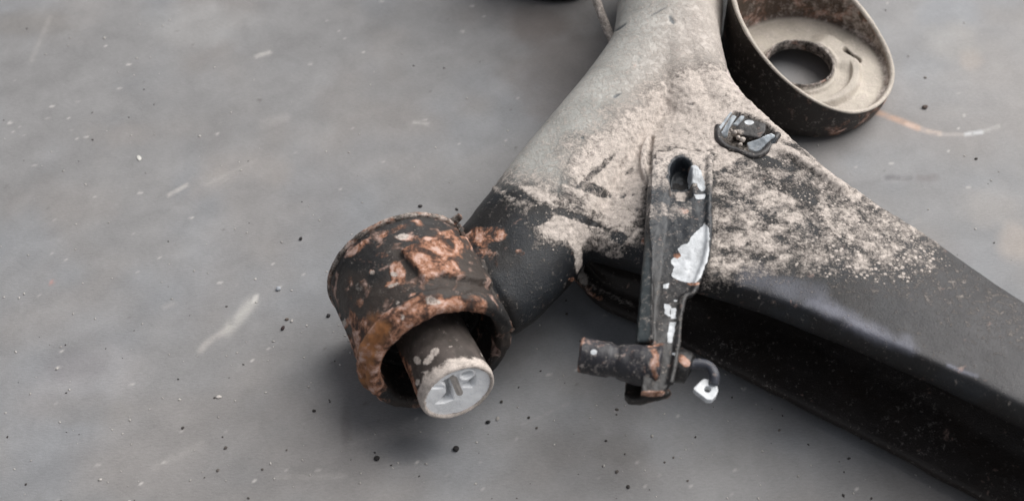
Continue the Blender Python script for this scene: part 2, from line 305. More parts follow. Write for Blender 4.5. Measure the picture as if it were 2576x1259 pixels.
def body_paint():
    c = co(body); n = vn(body); px, py = pj(c)
    n1, n2, n3 = noise(c, .012, 4, 11), noise(c, .004, 3, 12), noise(c, .03, 3, 13)
    full = polyd(px, py, [(1480, -300), (1900, -300), (1830, 170), (1900, 235), (1995, 325), (2010, 350), (1950, 395), (1860, 405), (1800, 425), (1790, 385), (1640, 385), (1630, 480), (1622, 560), (1590, 592), (1545, 588), (1500, 560), (1455, 505), (1400, 478), (1350, 478), (1300, 440), (1200, 450), (1300, 330), (1500, 130)])
    mid1 = polyd(px, py, [(1200, 430), (1260, 480), (1340, 560), (1350, 620), (1440, 620), (1500, 640), (1625, 610), (1640, 380), (1400, 380)])
    mid2 = polyd(px, py, [(1780, 390), (1960, 370), (2030, 350), (2150, 450), (2370, 600), (2360, 680), (2200, 690), (2080, 680), (1960, 690), (1850, 700), (1780, 720)])
    D = np.full(len(c), .02)
    D = np.maximum(D, .52*sstep(mid1, -30, 25)); D = np.maximum(D, .47*sstep(mid2, -45, 35))
    D = np.maximum(D, .98*sstep(full + (n1-.5)*60, -22, 30))
    D = np.maximum(D, .16*sstep(polyd(px, py, [(2000, 640), (2360, 640), (2600, 760), (2600, 900), (2300, 760), (2100, 740)]), -30, 30))
    def blob(x, y, rx, ry, k, ang=0, wob=.5):
        ca, sa = math.cos(ang), math.sin(ang); u = (px-x)*ca+(py-y)*sa; v = -(px-x)*sa+(py-y)*ca
        return k*sstep(-(np.hypot(u/rx, v/ry)+(n2-.5)*wob), -1.15, -.75)
    DT = .72*sstep(polyd(px, py, [(1830, 420), (2010, 360), (2130, 440), (2300, 580), (2400, 660), (2330, 720), (2200, 710), (2050, 700), (1850, 700)])+(n1-.5)*60, -20, 30)+.30*sstep(polyd(px, py, [(2050, 500), (2300, 560), (2600, 760), (2600, 860), (2300, 800), (2080, 720)]), -30, 40)+.6*sstep(polyd(px, py, [(1270, 440), (1340, 560), (1360, 640), (1620, 640), (1640, 560), (1400, 470)])+(n1-.5)*40, -20, 20)
    for a in [(1425, 575, 70, 38, .98, .1), (1450, 600, 30, 30, .9, 0), (1300, 430, 60, 22, .75, .3), (1255, 470, 30, 18, .7, .4), (1360, 490, 60, 16, .9, .3), (1830, 605, 45, 24, .78, 0), (1825, 660, 50, 22, .70, 0), (1960, 520, 75, 40, .74, .5), (2000, 590, 60, 26, .62, .4),
              (2120, 560, 66, 40, .72, .5), (1880, 540, 50, 24, .7, .2), (1930, 610, 60, 26, .66, .3), (2150, 600, 45, 20, .62, .3), (1850, 460, 60, 20, .75, .4), (1820, 540, 30, 22, .75, 0), (1990, 460, 30, 14, .7, 0), (2210, 560, 40, 16, .64, .6), (1545, 640, 26, 10, .55, 0), (1620, 580, 12, 10, .6, 0)]:
        D = np.maximum(D, blob(*a))
    D = np.maximum(D, .95*sstep(-segd(px, py, [(1448, 590), (1455, 640), (1462, 690), (1470, 705)]) + (n2-.5)*14, -13, -5))
    D = np.maximum(D, .92*sstep(-segd(px, py, [(1905, 370), (1985, 385), (2050, 425), (2120, 475), (2160, 500)]) + (n2-.5)*16, -18, -6))
    D = np.maximum(D, .62*sstep(-segd(px, py, [(2000, 350), (2120, 450), (2230, 530), (2310, 590)]) + (n2-.5)*26, -28, -6))
    D = np.maximum(D, .32*sstep(-segd(px, py, [(1470, 705), (1540, 745), (1600, 770)]) + (n2-.5)*10, -9, -3))
    # bare holes
    D -= .75*blob(1445, 545, 75, 10, 1, .35)+.6*blob(1500, 480, 40, 16, 1, .3) + .65*blob(1360, 540, 30, 26, 1, .2)+.8*blob(1925, 405, 40, 14, 1, .3)+.35*blob(2010, 480, 60, 22, 1, .5)+.7*blob(1555, 595, 22, 14, 1, .1)
    D -= .5*blob(1500, 430, 70, 8, 1, -.7) + .45*blob(1430, 455, 36, 10, 1, .6) + .4*blob(1585, 430, 14, 6, 1, -.5)+.5*blob(1408, 470, 4, 30, 1, .2)+.45*blob(1290, 480, 60, 12, 1, .4)
    # smooth, damp looking upper side of the arm keeps thin even dust
    tube_ = sstep(polyd(px, py, [(1480, -300), (1900, -300), (1850, 100), (1800, 150), (1735, 165), (1660, 205), (1560, 275), (1480, 330), (1420, 400), (1405, 450), (1260, 420)]) + (n1-.5)*70, -62, 46)
    crease = [(1690, 180), (1650, 212), (1570, 272), (1490, 330), (1440, 380), (1410, 440), (1405, 475)]
    sc_ = np.zeros(len(c))
    for a in [(1690, 50, 13, 6, 1, 1.0), (1655, 30, 26, 2.5, .7, -.5), (1608, 150, 4, 14, .35, .5), (1550, 238, 5, 3, .7, -.5), (1552, 240, 12, 4, 1, -.5), (1560, 70, 20, 3, 1, -.6), (1465, 345, 5, 3, 1, 0), (1690, 400, 10, 3, .6, 0), (1735, 262, 12, 5, .7, 0), (1565, 492, 9, 8, 1, 0), (1535, 494, 5, 5, 1, 0), (1592, 490, 5, 4, 1, 0), (1600, 525, 6, 5, 1, 0)]:
        sc_ = np.maximum(sc_, blob(*a))
    D -= sc_*.6
    line = sstep(-segd(px, py, crease)+(n2-.5)*5, -4, -1)*sstep(py+n1*120, 200, 300); D -= line*.35*(noise(c, .006, 2, 71) > .45)
    nM = noise(c, .0055, 4, 77); D += (nM-.5)*(.55+.6*sstep(mid2, -10, 30))*sstep(D, .15, .4)*(1-sstep(D, .86, .97)*.75)
    D *= sstep(n[:, 2], -.35, .12)
    D = np.maximum(D, .12*(c[:, 2] < .021)*sstep(noise(c, .02, 3, 78), .45, .7))
    D = np.clip(D, 0, 1)
    # relief: crusted mud lies proud of the paint, pits where it has come off
    crust = sstep(D + (n2-.5)*1.1, .45, .6)*(1-.85*tube_)
    h = sstep(D, .3, .7)*(.0002 + (n2-.5)*.0008 + (noise(c, .0017, 2, 17)-.5)*.0010)*(1-.85*tube_) - line*.0004 + (n3-.5)*.0016*(1-tube_) + (noise(c, .010, 2, 19)-.5)*.0009*(1-.9*tube_)
    h += .0006*sstep(-np.abs(segd(px, py, [(p[0]+7, p[1]+7) for p in crease])), -7, -2)*(1-tube_)*.6 - sc_*.0004
    h += .0022*sstep(-segd(px, py, [(1905, 370), (1985, 385), (2050, 425), (2120, 475)]), -16, -4)
    # pocket that holds the clip, long groove beside the bracket
    pk = polyd(px, py, [(1812, 318), (1845, 282), (1880, 290), (1930, 312), (1956, 338), (1930, 385), (1895, 393), (1850, 372), (1815, 352)])
    h -= .0065*sstep(pk, -3, 10)
    h += .002*sstep(-np.abs(segd(px, py, [(1628, 350), (1617, 390), (1618, 430), (1635, 470)])-0), -9, -3) - .0022*sstep(-segd(px, py, [(1640, 345), (1632, 390), (1632, 440)]), -7, -2)
    setco(body, c+n*h[:, None])
    D = np.where(pk > -2, np.minimum(D, .5), D)
    R = .04 + .0*px
    for a in [(1225, 592, 60, 26, .58, -.1), (1190, 640, 40, 50, .45, .3), (1215, 612, 16, 10, .8, 0), (1250, 655, 8, 18, .6, .2), (1438, 703, 10, 5, .9, 0), (1622, 606, 8, 10, .8, 0), (1225, 640, 40, 18, .42, .2), (1180, 600, 40, 20, .5, -.3), (1310, 635, 14, 8, .55, .3), (1500, 745, 24, 8, .5, .5)]:
        R = np.maximum(R, blob(*a, wob=.8))
    R = np.maximum(R, .25*sstep(-segd(px, py, [(1460, 710), (1530, 755), (1600, 795)]), -16, -4))
    base = np.repeat(BLACK[None], len(c), 0)
    t = sstep(n1, .35, .7)[:, None]; base = base*(1-t)+BLUE*t*1.15
    xr = sstep(px+py*.5, 1600, 1800)[:, None]
    neck = sstep(-px, -1420, -1300)[:, None]; base = base*(1-neck)+neck*(BLUE*1.15*t+BLACK*(1-t))
    lower = sstep(-c[:, 2], -.030, -.018)[:, None]; base = base*(1-lower*.7)+lower*.7*np.array([.040, .032, .027]); base = base*np.array([.86, .82, .80])
    face_light = (sstep(px, 1950, 2500)*sstep(n[:, 2], .5, .9)*(c[:, 2] > .045))[:, None]; base = base*(1-face_light)+face_light*srgb(72, 71, 72)*(.75+.5*n3[:, None])  # beam face painted lighter towards the right, as if more lit
    # grey highlight streaks painted along the ridge and on the face
    W = np.maximum(.85*sstep(-segd(px, py, [(2040, 755), (2130, 800), (2230, 850), (2290, 872)])+(n2-.5)*30, -36, 6), 1.0*sstep(-segd(px, py, [(2385, 918), (2420, 934), (2458, 946)]), -7, 0))
    W = np.maximum(W, .42*sstep(-segd(px, py, [(1880, 690), (1960, 720), (2060, 745)])+(n1-.5)*40, -46, 0)); W = np.where(n[:, 2] > .1, W, W*.2)
    gr = srgb(150, 152, 166)*.9
    k = (W*.55)[:, None]; base = base*(1-k)+k*gr
    base = base*(1-tube_[:, None])+tube_[:, None]*(srgb(172, 171, 166)*(1-xr)+srgb(188, 179, 171)*xr)*(.84+.32*n1[:, None]); base = base*(1-sc_[:, None]*.8)+sc_[:, None]*.8*srgb(64, 74, 80); D = D*(1-.72*tube_); base = np.where((pk > 3)[:, None], BLACK*.8, base)
    DT = np.maximum(DT, .42*(c[:, 2] < .022)*(n[:, 2] > .3)*sstep(n1, .5, .75)); attrs(body, base, D, R, np.where(W > .9, .42, 0), np.clip(DT, 0, 1)*(n[:, 2] > .0))
    # parts: arm (with the neck) and cross beam, cut along the seam
    fc = np.empty(len(body.polygons)*3); body.polygons.foreach_get('center', fc); fx, fy = pj(fc.reshape(-1, 3))
    arm = polyd(fx, fy, [(1400, -900), (1840, -900), (1828, 180), (1780, 190), (1690, 190), (1652, 214), (1572, 276), (1492, 334), (1442, 384), (1412, 444), (1402, 500), (1380, 560), (1430, 640), (1452, 700), (1440, 800), (900, 1000), (900, 300)]) > 0
    nrm = vn(body)
    for name, keep in (('trailing_arm', arm), ('cross_beam', ~arm)):
        m = body.copy(); b = bmesh.new(); b.from_mesh(m); b.faces.ensure_lookup_table()
        idl = b.verts.layers.int.new('idx')
        for v in b.verts: v[idl] = v.index
        bmesh.ops.delete(b, geom=[f for f, k_ in zip(b.faces, keep) if not k_], context='FACES'); ids = [v[idl] for v in b.verts]; b.to_mesh(m); b.free()
        o = link(name, m, M_paint, axle); m.normals_split_custom_set_from_vertices([tuple(x) for x in nrm[ids]])
body_paint()
# ------------------------------------------------------------------ bushing eye
def grid_lathe(o, a, prof, nseg, closed_prof=False):
    """prof: dense (h, r) list; returns mesh plus the per-vertex h, r, angle"""
    e1, e2 = frame(a); prof = np.asarray(prof); t = np.linspace(0, 2*math.pi, nseg, endpoint=False)
    H = np.repeat(prof[:, 0], nseg); R_ = np.repeat(prof[:, 1], nseg); T_ = np.tile(t, len(prof))
    V = o + H[:, None]*a + R_[:, None]*(np.cos(T_)[:, None]*e1+np.sin(T_)[:, None]*e2)
    n = nseg; F = []
    for i in range(len(prof)-1 if not closed_prof else len(prof)):
        i2 = (i+1) % len(prof)
        for j in range(n): F.append((i*n+j, i*n+(j+1) % n, i2*n+(j+1) % n, i2*n+j))
    return V, F, H, R_, T_
def dens(pts, step=.0007):
    out = []
    for a, b in zip(pts[:-1], pts[1:]):
        a, b = np.array(a), np.array(b); k = max(1, int(np.linalg.norm(b-a)/step))
        out += [a+(b-a)*i/k for i in range(k)]
    return out+[np.array(pts[-1])]
def mk(name, V, F):
    m = bpy.data.meshes.new(name); m.from_pydata([tuple(map(float, p)) for p in V], [], F)
    b = bmesh.new(); b.from_mesh(m); bmesh.ops.recalc_face_normals(b, faces=b.faces); b.to_mesh(m); b.free(); m.update(); return m
def sleeve():
    R0 = ER; L0 = EL
    pr = dens([(0, R0-.0055), (0, R0-.0008), (.0008, R0), (L0*.5, R0), (L0-.006, R0+.0004), (L0-.0022, R0+.0002), (L0-.0004, R0-.0012), (L0, R0-.0028), (L0-.0008, R0-.0050), (L0-.003, R0-.0062), (L0*.5, R0-.0064), (0.001, R0-.0064)])
    V, F, H, R_, T_ = grid_lathe(EB, EA, pr, 330, True); m = mk('bushing_sleeve', V, F); c = co(m); n = vn(m); px, py = pj(c)
    n1, n2, n3 = noise(c, .009, 4, 51), noise(c, .003, 3, 52), noise(c, .02, 3, 53); outer = R_ > R0-.004
    tongue = polyd(px, py, [(1008, 636), (1040, 618), (1150, 600), (1230, 600), (1230, 720), (1130, 700), (1108, 690), (1092, 702), (1070, 712), (1040, 676)]) + (n2-.5)*8
    face = (H > .004) & (n[:, 2] > 0)
    h = (n1-.5)*.0010 + (n2-.5)*.0007
    h = h + np.where(outer & face, -.0004+.0030*sstep(tongue, -1, 3), 0)
    # proud outer rib round the front, upper right
    rib = sstep(-np.abs(H-(L0-.0075)), -.0030, -.0018)*sstep(np.cos(T_-math.radians(38)), .35, .7)
    h = h+np.where(outer, rib*.0022, 0)
    front = sstep(H, L0-.016, L0-.002); pit = (noise(c, .0045, 3, 57)-.5)
    h = h + front*pit*.0014*sstep(np.abs(c[:, 2]), 0, .001)
    # flaking steps
    fl = polyd(px, py, [(1290, 830), (1250, 790), (1190, 760), (1140, 748), (1190, 730), (1250, 745), (1310, 800)])
    h = h + np.where(outer, .0008*sstep(fl, -3, 3), 0)
    setco(m, c+n*h[:, None])
    def blob(x, y, rx, ry, k, ang=0, wob=.6):
        ca, sa = math.cos(ang), math.sin(ang); u = (px-x)*ca+(py-y)*sa; v = -(px-x)*sa+(py-y)*ca
        return k*sstep(-(np.hypot(u/rx, v/ry)+(n2-.5)*wob), -1.15, -.7)
    Rr = np.full(len(c), .22)+(n1-.5)*.25
    # rusted front rim: band along the front, wide on the left, narrow on the upper right
    band = polyd(px, py, [(880, 780), (915, 800), (960, 790), (1000, 775), (1060, 745), (1100, 735), (1140, 742), (1180, 750), (1220, 765), (1215, 800), (1100, 800), (1000, 860), (960, 930), (965, 1060), (900, 1020), (890, 930), (872, 850)])
    Rr = np.maximum(Rr, .93*sstep(band+(n1-.5)*36, -12, 12))
    Rr = np.maximum(Rr, np.where(outer, .9*sstep(tongue, -2, 4), 0)*sstep(-px, -1190, -1120))
    for a in [(1000, 690, 22, 40, .7, -.2), (935, 683, 9, 8, .8), (985, 715, 26, 10, .7), (1040, 742, 10, 8, .8), (1060, 600, 90, 10, .5, .1), (1120, 590, 60, 12, .62, -.3), (1000, 575, 60, 8, .6, -.4), (905, 620, 40, 8, .6, -.7), (868, 815, 9, 18, .6, .2), (890, 760, 24, 20, .5), (1045, 560, 24, 10, .5), (1150, 620, 50, 22, .62), (960, 640, 20, 8, .5), (880, 700, 12, 20, .4)]:
        Rr = np.maximum(Rr, blob(*a))
    Rr = np.where(H < L0-.004, Rr, np.maximum(Rr, .62*sstep(n1, .3, .6)*sstep(-px, -1240, -1180)))
    Dd = np.zeros(len(c))
    for a in [(1011, 593, 18, 8, .95, -.1), (935, 684, 8, 7, .8), (990, 688, 10, 6, .7), (988, 716, 20, 5, .75, -.3), (862, 816, 6, 16, .8, .2), (900, 720, 10, 12, .4), (1000, 760, 6, 6, .6), (1013, 797, 7, 10, .7, .3), (1090, 757, 22, 9, .6, .1)]:
        Dd = np.maximum(Dd, blob(*a))
    base = np.repeat((BLACK*1.15)[None], len(c), 0); t = sstep(n3, .4, .65)[:, None]; base = base*(1-t)+BROWN*1.5*t
    k = (.85*sstep(polyd(px, py, [(905, 870), (930, 780), (960, 800), (985, 820), (950, 900), (930, 990), (900, 960)])+(n1-.5)*50+(n2-.5)*20, -14, 26)*(H > L0*.55))[:, None]
    base = base*(1-k)+k*np.array([.42, .17, .055])*(.7+.6*n2[:, None]); Rr = Rr*(1-.75*k[:, 0])
    attrs(m, base, Dd, Rr); M = m
    # strongly orange patch on the left cheek is fresh rust
    o = link('bushing_sleeve', m, M_rust, axle)
    # ring at the back
    V, F, H, R_, T_ = grid_lathe(EB-EA*.0022, EA, dens([(0, ER-.004), (0, ER+.0004), (.0004, ER+.0008), (.0018, ER+.0008), (.0022, ER+.0003), (.0022, ER-.004)], .0005), 260, True)
    m = mk('rear_flange', V, F); rough(m, .0004, .004, 3, 61); c = co(m); attrs(m, BROWN*1.5, .45, .45); link('sleeve_flange', m, M_rust, o)
    B = MB(); p0 = EB-EA*.002+(E1*math.cos(2.55)+E2*math.sin(2.55))*(ER-.001); p1 = EB-EA*.002+(E1*math.cos(2.55)+E2*math.sin(2.55))*(ER+.005)
    B.tube([p0, p1], [.0022, .0016], 10); m = remesh(B.mesh('tab'), .0004, 2); attrs(m, BROWN, .3, .4); link('locating_tab', m, M_rust, o)
    bd = [(1150, 566), (1166, 586), (1213, 662), (1238, 734), (1262, 785), (1284, 826)]
    wp = spline([hit(x, y)[0]-np.array([0, 0, .0012]) for x, y in bd], 14); B = MB(); B.tube(wp, .0019+.0002*np.sin(np.arange(len(wp))*1.9)+.0003*np.cos(np.arange(len(wp))*.7), 14)
    m = remesh(B.mesh('weld'), .0005, 3); rough(m, .0006, .006); attrs(m, BROWN*1.1, .1, .34); link('weld_bead', m, M_rust, o)
    # rubber and inner boss
    pr = dens([(0.004, .010), (.004, R0-.006), (L0-.020, R0-.006), (L0-.0185, R0-.009), (L0-.023, R0-.012), (L0-.021, .016), (L0-.021, .010)], .001)
    V, F, *_ = grid_lathe(EB, EA, pr, 160, True); m = mk('rubber_core', V, F); rough(m, .0006, .006); attrs(m, BLACK*.55, .0, .12); rb = link('rubber_core', m, M_rub, o)
    BO = EB + EA*0 ; e = L0+.0195
    pr = dens([(.0, .0138), (e-.006, .0160), (e-.003, .0163), (e-.0009, .0160), (e, .0151), (e-.0004, .0144), (e-.004, .0140), (.0, .0115)], .0007)
    V, F, H, R_, T_ = grid_lathe(BO, EA, pr, 200, True); m = mk('bushing_boss', V, F); rough(m, .0003, .005); c = co(m); px, py = pj(c); n2 = noise(c, .003, 3, 63)
    Dd = .93*sstep(H+(n2-.5)*.006, e-.0075, e-.003)
    for x, y, rx, ry, ang in [(1094, 883, 13, 10, -.7), (1078, 903, 17, 9, -.9), (1070, 936, 6, 4, 0), (1132, 870, 5, 2, 0), (1216, 888, 6, 10, -.4), (1050, 905, 8, 12, -.4), (1050, 960, 6, 8, 0)]:
        ca, sa = math.cos(ang), math.sin(ang); u = (px-x)*ca+(py-y)*sa; v = -(px-x)*sa+(py-y)*ca; Dd = np.maximum(Dd, .85*sstep(-(np.hypot(u/rx, v/ry)+(n2-.5)*.5), -1.15, -.8))
    Rr = .97*sstep(polyd(px, py, [(985, 890), (1005, 880), (1022, 900), (1040, 950), (1060, 1000), (1040, 1000), (1010, 950)])+(n2-.5)*16, -8, 8)
    Rr = np.maximum(Rr, .9*sstep(-np.hypot(px-1185, py-1012), -22, -12)); tb = sstep(n2, .3, .7)[:, None]
    attrs(m, (srgb(72, 66, 62)*(1-tb)+tb*srgb(90, 82, 78))*.9, Dd, Rr); bs = link('bushing_boss', m, M_rub, o)
    # white moulded end cap: relief in a disc
    g = np.linspace(-1, 1, 190); U_, V_ = np.meshgrid(g, g); U_, V_ = U_.ravel(), V_.ravel()
    O = EB+EA*(e-.0012); Rc = .0153
    P = O + Rc*(U_[:, None]*E1*1.0 + V_[:, None]*E2); px, py = pj(P); X = (px-1013)/.176; Y = (py-855)/.176
    n2 = noise(P, .003, 3, 64)
    dA = polyd(X, Y, [(540, 600), (640, 540), (735, 480), (735, 560), (720, 640), (735, 760), (735, 850), (600, 905), (450, 915), (540, 840), (620, 740), (610, 650)])
    dB = polyd(X, Y, [(855, 600), (930, 590), (1050, 480), (1060, 560), (1045, 640), (1000, 680), (850, 680)])
    dL = polyd(X, Y, [(390, 680), (480, 640), (590, 650), (600, 690), (400, 705)])
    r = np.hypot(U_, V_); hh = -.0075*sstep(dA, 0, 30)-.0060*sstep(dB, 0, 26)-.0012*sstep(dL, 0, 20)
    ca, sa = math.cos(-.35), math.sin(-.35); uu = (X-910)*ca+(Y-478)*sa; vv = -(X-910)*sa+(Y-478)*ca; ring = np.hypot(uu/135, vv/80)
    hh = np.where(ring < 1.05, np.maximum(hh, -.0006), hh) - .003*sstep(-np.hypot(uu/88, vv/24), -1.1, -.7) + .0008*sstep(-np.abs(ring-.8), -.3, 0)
    ds = segd(X, Y, [(735, 560), (790, 700), (812, 745)]); hh = np.maximum(hh, -.0022+.0024*np.sqrt(np.clip(1-(ds/52)**2, 0, 1))-.004*(ds > 52))
    hh += (n2-.5)*.0004 - .0010*sstep(r, .93, 1.0)
    P = P+EA*hh[:, None]; keep = r <= 1.0; idx = -np.ones(len(P), int); idx[keep] = np.arange(keep.sum()); n = len(g)
    F = []
    for i in range(n-1):
        for j in range(n-1):
            q = [i*n+j, i*n+j+1, (i+1)*n+j+1, (i+1)*n+j]
            if all(keep[k_] for k_ in q): F.append(tuple(int(idx[k_]) for k_ in q))
    m = mk('end_cap', P[keep], F); mb = co(m); nn = noise(mb, .004, 3, 65)[:, None]
    metal = (ds[keep] < 50)[:, None]; colr = srgb(240, 241, 242)*(.93+.14*nn); colr = np.where(((hh[keep] < -.003) & (nn[:, 0] < .8))[:, None], colr*.62, colr); colr = np.where(metal, srgb(165, 158, 152), colr)  # deep pockets painted darker to stand for the shade inside them
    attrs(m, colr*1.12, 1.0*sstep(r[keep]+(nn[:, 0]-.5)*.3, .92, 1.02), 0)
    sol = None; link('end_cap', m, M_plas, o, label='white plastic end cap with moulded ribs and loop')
    return o
SL = sleeve()
# ------------------------------------------------------------------ spring seat
def seat():
    c0 = at(2024, 170, .012); c0[2] = 0; R = .0462; pl = (-.56, .22, .0372)
    n = 300; t = np.linspace(0, 2*math.pi, n, endpoint=False); cs, sn = np.cos(t), np.sin(t)
    def rim(Rr):
        z = pl[2]+(pl[0]*cs+pl[1]*sn)*Rr; lo = .0125; return np.clip(lo+np.log1p(np.exp((z-lo)/.004))*.004, lo, .080)
    th = .0016; rings = []; prof_tag = []
    zr = rim(R)
    pan = lambda r: .011 + .0*r
    # outside bottom -> outside wall -> lip -> inside wall -> pan -> raised ring -> hole lip -> down through the hole
    def add(r, z, tag): rings.append(np.c_[c0[0]+r*cs, c0[1]+r*sn, np.broadcast_to(z, (n,))]); prof_tag.append(tag)
    hx, hy = (at(2012, 157, .015)-c0)[:2]
    add(R-.010, .0035, 0); add(R-.005, .0022, 0); add(R-.0015, .004, 0); add(R, .0085, 0)
    for k in np.linspace(0, 1, 40): add(R+.0004*k, .0085+(zr-.0085)*k, 0)
    add(R+.0010, zr+.0008, 1); add(R+.0006, zr+.0017, 1); add(R-.0006, zr+.0017, 1); add(R-th, zr+.0006, 1)
    for k in np.linspace(1, 0, 40): add(R-th, .0135+(zr-.0135)*k, 2)
    add(R-th-.0012, .0115, 2); add(R-th-.0035, .0107, 3)
    H = .0182; rr = R-.006
    for k in np.linspace(0, 1, 60)[1:]:
        r = rr+(H+.0012-rr)*k; ox, oy = hx*k, hy*k; ang = np.degrees(t) % 360
        z = .0107 + .0035*sstep(np.full(n, k), .35, .5)*sstep(np.cos(t-math.radians(-25)), -.1, .25)*(1-sstep(np.full(n, k), .62, .66)*sstep(np.cos(t-math.radians(-70)), .2, .5)*.9)
        z = z + .0016*sstep(np.full(n, k), .88, .97)
        rings.append(np.c_[c0[0]+ox+r*cs, c0[1]+oy+r*sn, z]); prof_tag.append(3)
    for r, z in ((H+.0004, .0147), (H, .0155), (H-.0007, .0153), (H-.0010, .0140), (H-.0010, .0095), (H-.0004, .0088), (H+.006, .0095), (R*.8, .0085)):
        rings.append(np.c_[c0[0]+hx+r*cs, c0[1]+hy+r*sn, np.full(n, z)]); prof_tag.append(4)
    V = np.concatenate(rings); tg = np.repeat(prof_tag, n); F = []; m_ = len(rings)
    sx = (at(2142, 142, .011))[:2]
    for i in range(m_-1):
        for j in range(n): F.append((i*n+j, i*n+(j+1) % n, (i+1)*n+(j+1) % n, (i+1)*n+j))
    # oblong drain slot pressed into the pan
    d = segd(V[:, 0]*1e3, V[:, 1]*1e3, [tuple(at(2130, 136, .011)[:2]*1e3), tuple(at(2154, 150, .011)[:2]*1e3)]); sl = (tg == 3)*sstep(-d, -3.2, -1.8); V[:, 2] -= sl*.005
    m = mk('spring_seat', V, F); c = co(m); px, py = pj(c); nn = vn(m); n1, n2 = noise(c, .01, 4, 81), noise(c, .0035, 3, 82)
    setco(m, c+nn*((n1-.5)*.0006)[:, None])
    D = np.select([tg == 0, tg == 1, tg == 2, tg == 3, tg == 4], [.08+.0*n1, .40, .34+(n1-.5)*.9, .30+(n1-.5)*.4, .40]); Rr = np.select([tg == 0, tg == 2, tg == 4], [.04+.26*sstep(px, 1930, 2080)+(n1-.5)*.5, .30, .30], .0)
    top = polyd(px, py, [(1850, 20), (1900, 35), (1960, 45), (2050, 65), (2120, 90), (2180, 130), (2210, 180), (2215, 280), (1900, 100)])
    D = np.where(tg == 2, np.where(px > 2120, .62+(n1-.5)*.6, 0.26+(n1-.5)*1.0)*.9, D); D = D-sl*.9
    for x, y, rx, ry in [(1967, 82, 12, 8), (1918, 94, 7, 6), (1990, 90, 10, 3), (2172, 172, 6, 4), (2175, 36, 14, 20)]: D = D-.7*sstep(-(np.hypot((px-x)/rx, (py-y)/ry)+(n2-.5)*.6), -1.1, -.7)
    base = np.where((tg == 2)[:, None], srgb(84, 70, 60)*(.8+.5*n1[:, None]), BROWN*.9)
    base = np.where(((tg == 3) | (tg == 1))[:, None], srgb(186, 177, 164)*(.8+.4*n1[:, None]), base); base = np.where((sl > .4)[:, None], BROWN*2, base)
    attrs(m, base, np.clip(D, 0, 1), np.clip(Rr, 0, 1)); link('spring_seat', m, M_seat, axle, label='dusty open spring cup with a round hole in its pan')
seat()
B = MB(); B.prism([at(x, y, .020) for x, y in [(1790, -120), (1850, -40), (1872, 60), (1880, 150), (1872, 215), (1800, 150), (1770, 60)]], .016)  # black plate added to fill the shaded gap between arm and cup
m = remesh(B.mesh('gap_filler'), .0009, 5); rough(m, .0006, .006); attrs(m, BLACK*.5, .0, .0); link('added_gap_plate', m, M_paint, axle)
